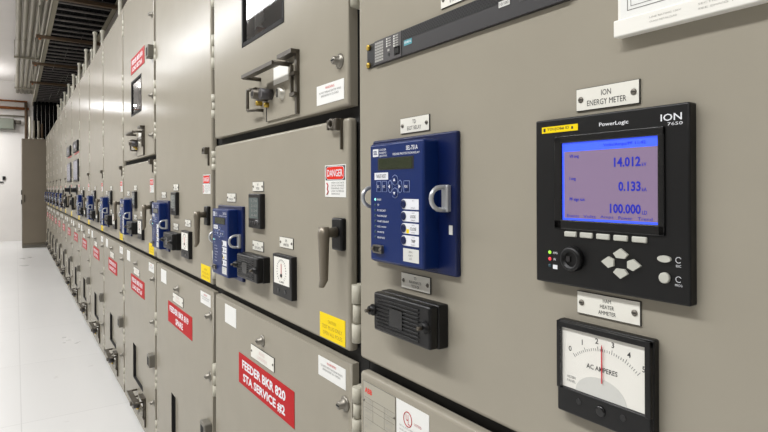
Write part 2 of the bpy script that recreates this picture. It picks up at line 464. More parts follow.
def cab_label(k):
    if k == -1: return 'beige switchgear cabinet closest to the camera, carrying the large black energy meter'
    if k == 0: return 'beige switchgear cabinet with the red FEEDER BKR 820 sign on its lower door'
    if k == 2: return 'beige switchgear cabinet with a small upper window, two cabinets beyond the FEEDER BKR 820 one'
    if k == 6: return 'beige switchgear cabinet with stacked dark displays, the first such of two'
    if k == 7: return 'beige switchgear cabinet with stacked dark displays, the second such of two'
    if k == 13: return 'beige switchgear cabinet at the far end, beside the tall brown cabinet'
    return 'beige switchgear cabinet, %s of the row counted from the camera' % ORD[k+1]
def near_y(k): return Y0+W*k
cabinet('meter').done(fm(near_y(-1), 0), cab_label(-1), 'switchgear', CG)
proto_split = cabinet('split').done(fm(near_y(0), 0), cab_label(0), 'switchgear', CG)
clone(proto_split, fm(near_y(2), 0), cab_label(2))
proto_tall = cabinet('tall').done(fm(near_y(1), 0), cab_label(1), 'switchgear', CG)
for k in (3, 4, 5, 8, 9, 10, 11, 12, 13): clone(proto_tall, fm(near_y(k), 0), cab_label(k))
proto_disp = cabinet('display').done(fm(near_y(6), 0), cab_label(6), 'switchgear', CG)
clone(proto_disp, fm(near_y(7), 0), cab_label(7))

# where a device sits, in words
def on(k):
    if k == 0: return 'second cabinet of the row'
    if k == 13: return 'last cabinet of the row'
    return '%s cabinet of the row' % ORD[k+1]

# ------------------------------------------------------------------ devices (local origin = centre on the door face)
def screw(b, u, v, w, r=.0042):
    b.m('steel').lathe((u, v, w-.0005), (0, 0, 1), [(0, r), (.0012, r), (.0022, r*.6)], 10)
    b.m('text_black').box(u-r*.7, u+r*.7, v-r*.13, v+r*.13, w+.0015, w+.0021)
def nameplate(lines, w=.079, h=.026, flat=False, ink='text_black'):
    t = T('nameplate', flat)
    p = t.part('plate')
    p.m('text_black').box(-w/2, w/2, -h/2, h/2, -.0005, .0018)
    p.m('plate_white').box(-w/2+.0006, w/2-.0006, -h/2+.0006, h/2-.0006, .0015, .0024)
    n = len(lines); hh = h*.78/n
    for i, s in enumerate(lines):
        vc = (n/2-.5-i)*hh
        p.m(ink).ctext(s, 0, vc-hh*.33, vc+hh*.31, .0026, .0, .78, w*.62)
    for sg in (-1, 1): screw(t.part('screw'), sg*(w/2-.0065), 0, .0024, .0035)
    return t
def relay(flat=False):
    t = T('protective_relay', flat)
    bp = t.part('mounting_plate'); bp.m('blue_dark').box(-.1145, .1145, -.107, .112, .011, .021, .003)
    bp.m('label_grey').box(.098, .106, -.044, -.030, .0208, .0214)
    b = t.part('relay_body'); b.m('blue').box(-.0785, .0725, -.099, .102, .009, .05, .004)
    f = .0503; w = .0506
    b.m('text_white').box(-.0680, -.0510, .0800, .0930, f-.001, f)
    b.m('blue').ctext('SEL', -.0595, .083, .0900, w, .02, .9)
    b.m('text_white')
    for i, s in enumerate(('SCHWEITZER', 'ENGINEERING', 'LABORATORIES')): b.ltext(s, -.0485, .0893-i*.0050, .0925-i*.0050, f, 0, .75)
    b.ltext('SEL-751A', .029, .0865, .0935, f, .012, .8)
    b.text('FEEDER PROTECTION RELAY', -.008, .064, .0800, .0835, f)
    l = t.part('lcd_window'); l.m('text_black').box(-.053, .049, .0565, .0770, .049, .0504); l.m('lcd').box(-.049, .045, .0580, .0755, .0502, .0508)
    b.m('text_white').box(-.0630, -.022, .0405, .0525, f-.001, f)
    b.m('text_black').ctext('TARGET RESET', -.0425, .0435, .0495, w, 0, .75, .031)
    def outline(u, v, hw, hh, n):
        pts = [(u+hw*math.cos(PI/2+2*PI*i/n), v+hh*math.sin(PI/2+2*PI*i/n), .0503) for i in range(n)] if n != 4 else [(u-hw, v-hh, .0503), (u+hw, v-hh, .0503), (u+hw, v+hh, .0503), (u-hw, v+hh, .0503)]
        k = t.part('keypad_button'); k.m('blue').lathe((u, v, .0495), (0, 0, 1), [(0, min(hw, hh)*.8), (.0022, min(hw, hh)*.8)], 12)
        k.m('text_blue').tube(pts, .0005, 4, True); return k
    outline(-.0495, .029, .0065, .0088, 4).m('text_white').ctext('ESC', -.0495, .027, .031, .0518, 0, .7, .008)
    outline(-.0325, .029, .0065, .0088, 4).m('text_white').ctext('ENT', -.0325, .027, .031, .0518, 0, .7, .008)
    outline(.030, .029, .0075, .0088, 4).m('text_white').ctext('MENU', .030, .027, .031, .0518, 0, .7, .009)
    for u, v, d in ((-.016, .029, (-1, 0)), (-.002, .0395, (0, 1)), (-.002, .0185, (0, -1)), (.012, .029, (1, 0))):
        k = outline(u, v, .0062 if d[0] else .0085, .0105 if d[0] else .0085, 8)
        s = .0032
        k.m('text_white').prism([(u+d[0]*s, v+d[1]*s), (u-d[0]*s*.5-d[1]*s, v-d[1]*s*.5+d[0]*s), (u-d[0]*s*.5+d[1]*s, v-d[1]*s*.5-d[0]*s)], .0515, .0521)
    for i, s in enumerate(('ENABLED', 'TRIP', 'INST OVERCURRENT', 'PHASE OVERCURRENT', 'GND/NEUT OVERCURRENT', 'NEG-SEQ OVERCURRENT', 'OVER/UNDER FREQ', 'BREAKER FAILURE')):
        v = .007-i*.0092
        d = t.part('indicator_led'); d.m('led_cyan' if i == 0 else 'led_off').lathe((-.061, v, .0495), (0, 0, 1), [(0, .0024), (.0012, .0022), (.002, .001)], 8)
        b.m('text_white').ltext(s, -.055, v-.0016, v+.0016, f, 0, .62)
    for i, s in enumerate(('', 'LOCK', 'CLOSE', 'TRIP')):
        v = .001-i*.0192
        b.m('text_white').rrect(.021, .061, v-.0082, v+.0082, f-.001, f, .0008)
        if s: b.m('text_black').ctext(s, .047, v-.0024, v+.0024, w, .01, .8)
        b.m('text_grey').ctext('AUX %d' % (i+1), .047, v+.0048, v+.0066, w); b.ctext('ENABLED', .047, v-.0066, v-.0048, w)
        k = t.part('pushbutton'); k.m('text_white').lathe((.0215, v, .0498), (0, 0, 1), [(0, .0078), (.0006, .0078)], 16)
        k.m('blue_dark').lathe((.0215, v, .050), (0, 0, 1), [(0, .0068), (.0018, .0066), (.0024, .005)], 16)
        if s == 'CLOSE': b.m('yellow').box(.029, .036, v-.0075, v-.001, f-.0002, f+.0002)
    b.m('label_grey').box(.020, .061, -.094+.004, -.069, f-.001, f); b.m('text_grey').ctext('SERIAL', .040, -.075, -.0725, w); b.ctext('PORT F', .040, -.081, -.0785, w); b.ctext('0000', .04, -.086, -.0835, w)
    p = t.part('serial_port'); p.m('steel').rrect(-.064, -.036, -.084, -.070, .049, .055, .003)
    p.m('black').rrect(-.0595, -.0405, -.0815, -.0725, .0548, .0556, .002)
    for sg in (-.0625, -.0375): p.m('steel').lathe((sg, -.077, .053), (0, 0, 1), [(0, .0028), (.005, .0028)], 8)
    for sg in (-1, 1):
        h = t.part('pull_handle'); u = sg*.096
        h.m('silver').box(u-.007, u+.007, -.0095, .0305, .0205, .029, .0015)
        pts = [(u, -.0075, .015), (u, -.0065, .034)] + [(u, .0105-.017*math.cos(a), .036+.018*math.sin(a)) for a in [PI*i/8 for i in range(9)]] + [(u, .0275, .034), (u, .0285, .015)]
        h.m('silver').tube(pts, .0036, 8)
    return t
def test_block(flat=False):
    t = T('test_switch', flat)
    b = t.part('base'); b.m('black').box(-.079, .079, -.034, .034, -.001, .020, .003)
    c = t.part('cover'); c.m('black').box(-.078, .078, -.033, .033, .018, .036, .004)
    for i in range(9): c.box(-.066, .052, -.026+i*.006, -.0232+i*.006, .0355, .0382, .0007, 1)
    c.m('black_gloss').box(-.026, .010, -.016, .014, .0355, .0386)
    for u in (-.079, .068):
        k = t.part('thumb_nut'); k.m('black').lathe((u, .001, .034), (0, 0, 1), [(0, .010), (.004, .010), (.006, .0075), (.010, .0075)], 12)
        k.m('dark_metal').lathe((u, .001, .043), (0, 0, 1), [(0, .003), (.009, .003)], 8)
    return t
def panel_ammeter(flat=False):
    t = T('panel_ammeter', flat)
    b = t.part('case'); b.m('black').box(-.0595, .0595, -.0545, .0545, -.001, .010, .002)
    b.m('black').box(-.0585, .0585, -.0535, -.024, .009, .0135, .002)
    for a in ((-.0585, -.0525, -.026, .0535), (.0520, .0585, -.026, .0535), (-.0585, .0585, .0465, .0535)): b.box(*a, .009, .0150, .001)
    d = t.part('dial'); d.m('white').box(-.053, .0525, -.0235, .0468, .009, .0112)
    w = .0114
    for i in range(31):
        a = math.radians(132-84*i/30); r0 = .057; L = .005 if i % 6 == 0 else .003
        c = Vector((.004, -.028)); p = Vector((math.cos(a), math.sin(a)))
        q = Vector((-p.y, p.x))*.0003
        u = [c+p*r0+q, c+p*r0-q, c+p*(r0+L)-q, c+p*(r0+L)+q]
        d.m('text_grey').prism([(v.x, v.y) for v in u], w-.0004, w)
    for i, s in enumerate('012345'):
        a = math.radians(132-84*i/5); d.m('text_black').ctext(s, min(.0495, .004+.068*math.cos(a)), -.028+.068*math.sin(a)-.003, -.028+.068*math.sin(a)+.0032, w, .01)
    d.m('text_black').ctext('AC AMPERES', 0, .006, .0115, w, .012, .9, .044)
    d.m('label_grey').prism([(-.002+.032*math.cos(PI*i/16), -.0235+.022*math.sin(PI*i/16)) for i in range(17)], w-.0004, w+.0001)
    d.m('text_grey').text('WESTERN', -.046, -.034, -.012, -.009, w); d.text('PANEL', -.046, -.034, -.0165, -.0135, w)
    n = t.part('needle'); n.m('needle').box(.0005, .0018, -.006, .035, .0126, .0132)
    n.prism([(.0002, .030), (.0021, .030), (.00115, .037)], .0126, .0132)
    s = t.part('zero_screw'); s.m('black_gloss').lathe((.0, -.037, .013), (0, 0, 1), [(0, .0065), (.0018, .006), (.0024, .004)], 14)
    for u in (-.028, .027):
        s = t.part('case_screw'); s.m('black_gloss').lathe((u, -.035, .013), (0, 0, 1), [(0, .004), (.0012, .0035)], 10)
    g = t.part('glass'); g.m('pane').quad(-.053, .0525, -.0235, .0465, .0150)
    return t
def dial_meter(flat=False):
    t = T('dial_ammeter', flat)
    b = t.part('case'); b.m('black').box(-.057, .057, -.052, .052, -.001, .014, .002)
    d = t.part('dial'); d.m('white').box(-.047, .045, -.020, .045, .012, .0146)
    w = .0149
    for i in range(21):
        a = math.radians(230-280*i/20); p = Vector((math.cos(a), math.sin(a))); q = Vector((-p.y, p.x))*.0007
        c = Vector((-.001, .013)); r = .024
        d.m('text_black').prism([tuple(c+p*r+q), tuple(c+p*r-q), tuple(c+p*(r+.005)-q), tuple(c+p*(r+.005)+q)], w-.0004, w)
    d.m('text_black').ctext('AC AMPERES', 0, -.016, -.012, w, .01, .9, .05)
    n = t.part('needle'); n.m('needle').box(-.0018, 0, -.004, .030, .0152, .0158); n.m('text_black').lathe((-.001, .002, .0146), (0, 0, 1), [(0, .0045), (.002, .004)], 12)
    for u in (-.02, .02): b.m('black_gloss').lathe((u, -.036, .0135), (0, 0, 1), [(0, .006), (.0015, .005)], 12)
    return t
def touch_meter(flat=False):
    t = T('power_meter', flat)
    b = t.part('case'); b.m('black').box(-.045, .045, -.047, .047, -.001, .014, .003)
    s = t.part('screen'); s.m('display_glass').box(-.036, .032, -.020, .036, .0135, .0148)
    for i in range(4): s.m('text_grey').text('%d.%d%d' % (i+1, 7-i, i*2), -.02, .024, .024-i*.013, .031-i*.013, .0150, .01)
    for i in range(4):
        k = t.part('button'); k.m('charcoal').box(-.034+i*.018, -.021+i*.018, -.037, -.029, .0135, .0155, .001)
    b.m('text_white').text('PM800', .008, .030, -.027, -.0235, .0142)
    return t
def danger_sign(flat=False):
    t = T('danger_sign', flat)
    b = t.part('sign_panel'); b.m('paper').box(-.0445, .0445, -.0335, .0335, -.0005, .0009)
    b.m('text_black').box(-.0415, .0415, .0015, .0315, .0005, .0012)
    b.m('text_white').rrect(-.039, .039, .0025, .0305, .0008, .0014, .009, 6)
    b.m('red_bright').rrect(-.0375, .0375, .0035, .0295, .001, .0016, .008, 6)
    b.m('text_white').text('DANGER', -.033, .033, .009, .024, .0018, .012)
    for i, s in enumerate(('HIGH VOLTAGE', 'KEEP OUT. AUTHORIZED', 'PERSONNEL ONLY', 'LOCK OUT BEFORE', 'SERVICE')):
        b.m('text_grey').text(s, -.016, .038 if i < 4 else .02, -.0055-i*.0058, -.002-i*.0058, .0012)
    b.m('red').tube([(-.036, -.004, .001), (-.030, -.010, .001), (-.034, -.017, .001), (-.029, -.022, .001), (-.036, -.029, .001)], .0016, 4)
    return t
def yellow_label(flat=False):
    b = B(); b.m('yellow').box(-.055, .055, -.0265, .0265, -.0005, .0012)
    b.m('yellow_text').ctext('CAUTION', 0, .008, .015, .0014, .006, .8)
    b.text('TEST PLUG ONLY', -.044, .044, -.005, .003, .0014, .006); b.text('OPEN ALL POLES', -.04, .044, -.018, -.010, .0014, .006)
    return b
def feeder_sign(lines, wide):
    b = B(); b.m('red').box(-.195, .195, -.045, .043, -.0005, .0015)
    b.m('text_white').text(lines[0], -.165, .145 if len(lines[0]) > 8 else .12, .003, .029, .0017, .035)
    x = wide; b.text(lines[1], x[0], x[1], -.035, -.009, .0017, .035)
    return b
def sticker(w, h, rows, head='text_black'):
    b = B(); b.m('paper').box(-w/2, w/2, -h/2, h/2, -.0004, .0008)
    if head: b.m('pink_red').text('WARNING', -w*.17, w*.17, h*.24, h*.37, .001, .01)
    for i, s in enumerate(rows): b.m('text_grey').text(s, -w*(.40-.08*(i % 2)), w*(.40-.08*(i % 2)), h*(.04-.17*i), h*(.14-.17*i), .001)
    return b

# ---- big black energy meter and its neighbours on the closest cabinet
def energy_meter():
    t = T('energy_meter')
    b = t.part('bezel'); b.m('black').box(-.0995, .0892, -.0995, .0988, -.001, .014, .002)
    f = .0142
    b.m('text_white').text('PowerLogic', -.0095, .0255, .0825, .0880, f, .012)
    b.text('ION', .0605, .0818, .0822, .0893, f, .01); b.text('7650', .0675, .0825, .0775, .0806, f)
    r = t.part('screen_frame'); x0, x1, y0, y1 = -.070, .065, -.033, .0775
    for a in ((x0, x1, y1-.009, y1), (x0, x1, y0, y0+.011), (x0, x0+.011, y0, y1), (x1-.007, x1, y0, y1)): r.m('black_gloss').box(*a, .013, .0165, .0012)
    s = t.part('screen'); sx0, sx1, sy0, sy1 = -.0605, .0590, -.0225, .0690
    s.m('screen_edge').box(sx0, sx1, sy0, sy1, .012, .0145)
    s.m('screen').box(sx0+.0045, sx1-.001, sy0+.003, sy1-.011, .0140, .0147)
    w = .0149
    s.m('screen_text')
    for lab, val, un, v in (('Vll avg', '14.012', 'kV', .0345), ('I avg', '0.133', 'kA', .0085), ('PF sign tot', '100.000', 'LD', -.0155)):
        s.ltext(lab, -.0485, v+.0150, v+.0198, w, .02, .95)
        W_ = len(val)*.0051; s.text(val, .0395-W_, .0395, v+.0035, v+.0140, w, .03); s.ltext(un, .0408, v+.0035, v+.0075, w, .01, .85)
    s.text('Volts/Amps/PF 11:42', -.004, .045, .0605, .0645, w)
    for i, q in enumerate(('Events', 'Volts', 'Amps', 'Power', 'Trend')): s.text(q, -.052+i*.022, -.036+i*.022, -.0185, -.0150, w)
    for i in range(5):
        k = t.part('soft_key'); u = -.0555+i*.0213; k.m('key_grey').box(u, u+.0165, -.0415, -.0352, .013, .0165, .0012)
    k = t.part('optical_port'); c = (-.044, -.067)
    k.m('black').lathe((c[0], c[1], .013), (0, 0, 1), [(0, .0145), (.006, .0145), (.009, .013), (.009, .0095), (.005, .009)], 24)
    k.m('charcoal').box(c[0]-.006, c[0]-.001, c[1]-.003, c[1]+.003, .018, .020)
    for i, (m, v) in enumerate((('led_green', -.0625), ('led_red', -.0705), ('led_off', -.0785))):
        k = t.part('status_led'); k.m(m).lathe((-.078, v, .0135), (0, 0, 1), [(0, .0022), (.0012, .0020), (.0018, .001)], 10)
    b.m('text_white').text('kWh', -.073, -.0665, -.064, -.0612, f); b.text('W', -.073, -.069, -.072, -.069, f); b.box(-.0735, -.067, -.082, -.077, f-.001, f)
    for d in ((0, 1), (-1, 0), (1, 0), (0, -1)):
        k = t.part('arrow_key'); a = (.017, -.0655); s_ = .0145
        cx, cy = a[0]+d[0]*s_, a[1]+d[1]*.0102
        if d[0]: p_ = [(cx+d[0]*.0085, cy), (cx, cy+.0062), (cx-d[0]*.0065, cy+.0035), (cx-d[0]*.0065, cy-.0035), (cx, cy-.0062)]
        else: p_ = [(cx, cy+d[1]*.0060), (cx-.0085, cy), (cx-.0048, cy-d[1]*.0045), (cx+.0048, cy-d[1]*.0045), (cx+.0085, cy)]
        if (p_[1][0]-p_[0][0])*(p_[2][1]-p_[1][1])-(p_[1][1]-p_[0][1])*(p_[2][0]-p_[1][0]) < 0: p_ = p_[::-1]
        k.m('key_grey').prism(p_, .013, .0168)
    k = t.part('escape_key'); k.m('key_grey').prism([(.0645+.0068*math.cos(2*PI*i/18), -.0555+.0034*math.sin(2*PI*i/18)) for i in range(18)], .013, .0168)
    k = t.part('program_key'); k.m('key_grey').lathe((.0645, -.0745, .013), (0, 0, 1), [(0, .0056), (.0036, .0054), (.0042, .0046)], 18)
    for v in (-.0555, -.0745):
        b.m('text_white').tube([(.078+.0028*math.cos(a), v+.0028*math.sin(a), f) for a in [.5+5*i/10 for i in range(11)]], .00035, 4)
    b.text('ESC', .0755, .0805, -.0625, -.0602, f); b.text('PROG', .0745, .0815, -.0815, -.0792, f)
    return t
MY, MZ = .3632, 1.2674
energy_meter().done(fm(MY, MZ, .002), 'large square black energy meter with a lit blue screen on the closest cabinet', 'meter')
b = B(); b.m('yellow').box(-.026, .026, -.0038, .0038, 0, .0005); b.m('text_black').text('YOUJOB# ID', -.018, .014, -.0018, .0022, .0006, .01); b.box(-.0235, -.0205, -.002, .002, .0004, .0006); b.box(.017, .0195, -.0015, .0015, .0004, .0006)
single('calibration_sticker', b, fm(.4263, 1.3535, -.0120), 'small yellow calibration sticker on the top corner of the big energy meter', 'sticker')
def plate(lines, y, z, label, k=0, flat=False):
    return nameplate(lines, flat=flat).done(fm(y, z), label, 'nameplate')
plate(['ION', 'ENERGY METER'], .3705, 1.3857, 'white nameplate reading ION ENERGY METER above the big meter')
plate(['HAM', 'HEATER', 'AMMETER'], .3705, 1.1492, 'white nameplate reading HAM HEATER AMMETER below the big meter')
panel_ammeter().done(fm(.3715, 1.0720), 'black panel ammeter with red needle below the big energy meter', 'ammeter')
relay().done(fm(.7295, 1.2570, .012), 'blue protective relay with two side handles on the closest cabinet', 'relay')
plate(['TD', 'EIOT RELAY'], .7265, 1.3890, 'white nameplate above the blue relay on the closest cabinet')
plate(['TD', 'BLK DOOR LTS', 'TO 24 CB'], .7255, 1.1265, 'white nameplate between the large blue relay and its black test switch')
test_block().done(fm(.7235, 1.0710), 'black ribbed test switch below the blue relay on the closest cabinet', 'switch')
plate(['DATA', 'ETHERNET'], .6175, 1.5735, 'white nameplate cut by the top edge, above the slim black rack unit')

def rack_unit():
    t = T('rack_ethernet_switch')
    b = t.part('chassis'); b.m('charcoal').box(-.212, .212, -.022, .022, -.001, .006, .001)
    b.m('black').box(-.1255, .212, .004, .0215, .0052, .0064)
    for i in range(56):
        for j in range(5): b.m('gasket_and_shade').box(-.122+i*.006+(j % 2)*.003, -.1195+i*.006+(j % 2)*.003, .0055+j*.003, .0075+j*.003, .0060, .00655)
    b.m('gasket_and_shade').box(-.1270, -.1255, -.022, .022, .005, .0066)
    b.m('teal').box(-.119, -.097, -.006, .003, .0055, .0063); b.m('text_white').text('SIEMENS', -.1175, -.0985, -.003, .0006, .0065, .01)
    p = t.part('status_panel'); p.m('graphite').box(-.211, -.1270, -.0210, .0210, .0052, .0063)
    for i in range(4):
        for j in range(7): p.m('text_soft').box(-.208+i*.0068, -.2022+i*.0068, -.0170+j*.0052, -.0132+j*.0052, .0062, .0067)
    for i, (u, n) in enumerate(((-.172, 4), (-.150, 5))):
        for j in range(n):
            p.m('label_grey').box(u, u+.004, .016-j*.0042, .0188-j*.0042, .0062, .0067); p.m('text_soft').box(u+.006, u+.014, .0164-j*.0042, .0184-j*.0042, .0062, .0066)
    p.m('text_soft').box(-.168, -.162, -.005, -.001, .0062, .0066); p.m('black').lathe((-.164, -.011, .0058), (0, 0, 1), [(0, .0032), (.0012, .0028)], 10)
    q = t.part('console_port'); q.m('black_gloss').box(-.147, -.131, -.0165, -.002, .006, .0072, .0005); q.m('gasket_and_shade').box(-.1445, -.1335, -.0135, -.005, .0070, .0075)
    q = t.part('port_window'); q.m('label_grey').box(.100, .120, -.002, .006, .0058, .0066); q.m('text_black').text('10/100', .102, .118, 0, .004, .0068)
    q = t.part('port_window'); q.m('graphite').box(.136, .184, -.004, .006, .0058, .0066); q.m('text_soft').box(.140, .180, .002, .004, .0064, .0068)
    for sg in (-1, 1):
        e = t.part('rack_ear'); e.m('black').box(sg*.227-.015, sg*.227+.015, -.022, .022, -.001, .0025, .0008)
        for v in (-.0165, .0165):
            s_ = t.part('ear_screw', e); s_.m('brass').lathe((sg*.236, v, .002), (0, 0, 1), [(0, .0056), (.003, .0054), (.0046, .003)], 12)
    return t
rack_unit().done(fm(.630, 1.5290), 'slim black rack network switch mounted across the top of the closest cabinet', 'network switch')

def document_holder():
    t = T('document_holder')
    b = t.part('back_panel'); b.m('white').box(-.15, .15, 0, .40, -.001, .006)
    p = t.part('drawing_sheet'); p.m('paper').box(-.146, .146, .015, .39, .006, .008)
    for a in ((-.138, .138, .026, .0267), (-.138, .138, .38, .3807), (-.138, -.1373, .026, .38), (.1373, .138, .026, .38), (-.134, .134, .030, .0305), (-.134, -.1335, .03, .376)): p.m('text_grey').box(*a, .0078, .0083)
    for i in range(7): p.box(-.128+i*.004, -.1275+i*.004, .036, .06, .0078, .0083)
    l = t.part('front_lip'); l.m('white').box(-.151, .151, -.001, .0175, .005, .0135, .0015)
    l.m('text_soft').text('LINE RATING 15kV', -.110, -.078, .0100, .0118, .0137); l.text('CLASS METALCLAD', -.110, -.082, .0055, .0073, .0137)
    l.text('SECTION 4 OF 16', -.062, -.02, .0100, .0118, .0137); l.text('SEE DWG 1-42', -.062, -.022, .0055, .0073, .0137)
    return t
document_holder().done(fm(.2030, 1.4460), 'white document holder with a drawing sheet at the top corner of the closest cabinet', 'document holder')

b = B(); b.m('panel_print').box(-.0535, .0535, -.19, .0475, -.0004, .0012)
for a in ((-.0535, .0535, .0467, .0475), (-.0535, -.0528, -.19, .0475), (.0528, .0535, -.19, .0475), (-.049, .050, .0175, .018), (-.049, .050, .0075, .008), (-.049, .050, -.0025, -.002), (-.049, .050, -.0225, -.022), (-.049, .05, -.05, -.0495), (-.02, -.0195, -.022, .018), (.018, .0185, -.022, .018)): b.m('text_grey').box(*a, .001, .0014)
b.m('ABBred').text('ABB', -.047, -.022, .026, .036, .0015, .03)
for i in range(6): b.m('text_soft').text(('TYPE', 'RATED kV', 'SERIAL NO', 'AMPS', 'HZ 60', 'BIL kV')[i], -.046, -.024, .011-i*.010, .015-i*.010, .0015)
for i in range(4): b.m('text_soft').text(('15.0', '1200 A', '95', '60')[i], .022, .044, .011-i*.010, .015-i*.010, .0015)
for v in (.020, -.055):
    for u in (-.0505, .0505): screw(b, u, v-.01, .0012, .0022)
single('rating_plate', b, fm(.8395, .8700), 'grey metal rating plate with a red logo on the lower door closest to the camera', 'rating plate')
b = B(); b.m('paper').box(-.0455, .0455, -.060, .048, -.0004, .0008)
b.m('red').tube([(-.012+.0115*math.cos(2*PI*i/20), .022+.0125*math.sin(2*PI*i/20), .0009) for i in range(20)], .0009, 4, True)
b.m('red').text('U', -.0175, -.0105, .019, .030, .0010, .01); b.text('L', -.0115, -.0065, .013, .024, .0010, .01); b.text('LISTED', .006, .026, .018, .022, .001)
for i, s in enumerate(('METAL ENCLOSED SWITCHGEAR', 'ISSUE NO. E 114', 'POWER UNIT SECTION')): b.m('text_soft').text(s, -.036, .036-.008*i, .004-i*.007, .0072-i*.007, .001)
b.m('pink_red').box(-.0455, -.004, -.060, -.030, .0006, .0010); b.m('ABBred').text('ABB', -.037, -.018, -.028, -.018, .0011, .03)
for i in range(3): b.m('text_soft').text('LAKE MARY FL', 0, .036, -.022-i*.009, -.018-i*.009, .001)
single('listing_sticker', b, fm(.738, .8690), 'white listing sticker with a red circled mark beside the grey rating plate', 'sticker')

# ---- devices of the breaker cabinets
RG = 'blue relays along the row'
ks = [0, 1, 2, 3, 4, 5] + list(range(8, 14))
def many(make, name_fmt, cat, t, z, group, only=None, far_from=4, x=0):
    """one of a kind with parts, clones of it, and single-mesh copies for the distant ones"""
    near = flat = None
    for k in (only or ks):
        y = near_y(k)+t
        if k < far_from:
            if near is None: near = make(False).done(fm(y, z, x), name_fmt % on(k), cat, group)
            else: clone(near, fm(y, z, x), name_fmt % on(k))
        else:
            if flat is None: flat = make(True).done(fm(y, z, x), name_fmt % on(k), cat, group)
            else: clone(flat, fm(y, z, x), name_fmt % on(k))
def many1(make, name, name_fmt, cat, t, z, group, only=None):
    first = None
    for k in (only or ks):
        y = near_y(k)+t
        if first is None: first = single(name, make(), fm(y, z), name_fmt % on(k), cat, group)
        else: clone(first, fm(y, z), name_fmt % on(k))
allk = list(range(0, 14))
many(relay, 'blue protective relay with a side handle on the %s', 'relay', .7455, 1.1190, RG, x=.012)
many(lambda f: nameplate(['51', 'FDR RELAY'], flat=f), 'white nameplate above the blue relay on the %s', 'nameplate', .748, 1.2555, 'nameplates above the relays')
many(touch_meter, 'small black power meter with grey screen on the %s', 'meter', .5235, 1.222, 'small power meters along the row')
many(lambda f: nameplate(['PM', 'METER'], flat=f), 'white nameplate above the small power meter on the %s', 'nameplate', .525, 1.2885, 'nameplates above the power meters')
many(lambda f: nameplate(['TS', 'TEST SWITCH'], flat=f), 'white nameplate above the black test switch on the %s', 'nameplate', .527, 1.126, 'nameplates above the test switches')
many(test_block, 'black ribbed test switch beside the ammeter on the %s', 'switch', .5245, 1.0695, 'test switches along the row')
many(dial_meter, 'black framed round-scale ammeter on the middle of the %s', 'ammeter', .338, 1.0690, 'ammeters along the row')
many(lambda f: nameplate(['AM', 'AMMETER'], flat=f), 'white nameplate above the ammeter on the %s', 'nameplate', .338, 1.1500, 'nameplates above the ammeters')
many(danger_sign, 'red and white danger sign near the door edge of the %s', 'sign', .091, 1.2985, 'danger signs along the row', allk)
many1(yellow_label, 'caution_label', 'yellow caution label just above the lower door of the %s', 'label', .107, .9885, 'yellow caution labels along the row', allk)
many1(lambda: sticker(.12, .042, ('DO NOT OPEN THIS DOOR UNLESS', 'BREAKER IS OPEN')), 'warning_sticker', 'white warning sticker near the top of the lower door, %s', 'sticker', .111, .8965, 'white stickers on the lower doors', allk)
many1(lambda: sticker(.104, .058, ('', ''), None), 'blank_sticker', 'blank white sticker at the hinge side of the lower door, %s', 'sticker', .766, .8895, 'blank white stickers on the lower doors', allk)
many(lambda f: nameplate(['BREAKER', 'COMPARTMENT'], .166, .036, f, 'pink_soft'), 'long white nameplate above the red sign on the %s', 'nameplate', .501, .828, 'long white nameplates on the lower doors', allk)
single('warning_sticker', sticker(.12, .042, ('DO NOT OPERATE SHUTTER WHILE', 'BREAKER IS CLOSED')), fm(near_y(0)+.113, 1.4850), 'white warning sticker on the upper door above the red FEEDER BKR 820 sign', 'sticker', 'white stickers on upper doors')
b = feeder_sign(('FEEDER BKR 820', 'STA SERVICE #2'), (-.158, .142))
single('feeder_sign', b, fm(near_y(0)+.4925, .7535), 'large red sign reading FEEDER BKR 820 STA SERVICE #2', 'sign', 'red feeder signs')
b = feeder_sign(('FEEDER BKR 819', 'SPARE'), (-.06, .06))
single('feeder_sign', b, fm(near_y(1)+.482, .7535), 'red sign with a short centred second line on the third cabinet of the row', 'sign', 'red feeder signs')
first = None
for k in allk[2:]:
    lab = 'red feeder sign on the lower door of the %s' % on(k)
    if first is None: first = single('feeder_sign', feeder_sign(('FEEDER BKR 818', 'LOAD SECT #1'), (-.15, .13)), fm(near_y(k)+.482, .7535), lab, 'sign', 'red feeder signs')
    else: clone(first, fm(near_y(k)+.482, .7535), lab)
b = feeder_sign(('FEEDER BKR 818', 'LOAD SECT #1'), (-.15, .13))
single('feeder_sign', b, fm(near_y(2)+.456, 1.976), 'red sign high on the upper door of the fourth cabinet of the row', 'sign', 'red feeder signs')
# round black switches of the two display cabinets
def rotary():
    b = B(); b.m('black').lathe((0, 0, -.001), (0, 0, 1), [(0, .055), (.012, .055), (.014, .03), (.05, .026)], 18); b.box(-.008, .008, -.024, .024, .045, .058, .003); return b
first = None
for k in (6, 7):
    lab = 'round black control switch on the %s' % on(k)
    if first is None: first = single('control_switch', rotary(), fm(near_y(k)+.32, 1.272), lab, 'switch', 'round control switches')
    else: clone(first, fm(near_y(k)+.32, 1.272), lab)
    b = B(); b.m('black').box(-.05, .05, -.07, .07, -.001, .04, .006); b.m('charcoal').lathe((0, .01, .038), (0, 0, 1), [(0, .03), (.02, .026)], 12)
    single('selector_switch', b, fm(near_y(k)+.55, 1.12), 'small black selector switch under the round one on the %s' % on(k), 'switch', 'small selector switches')

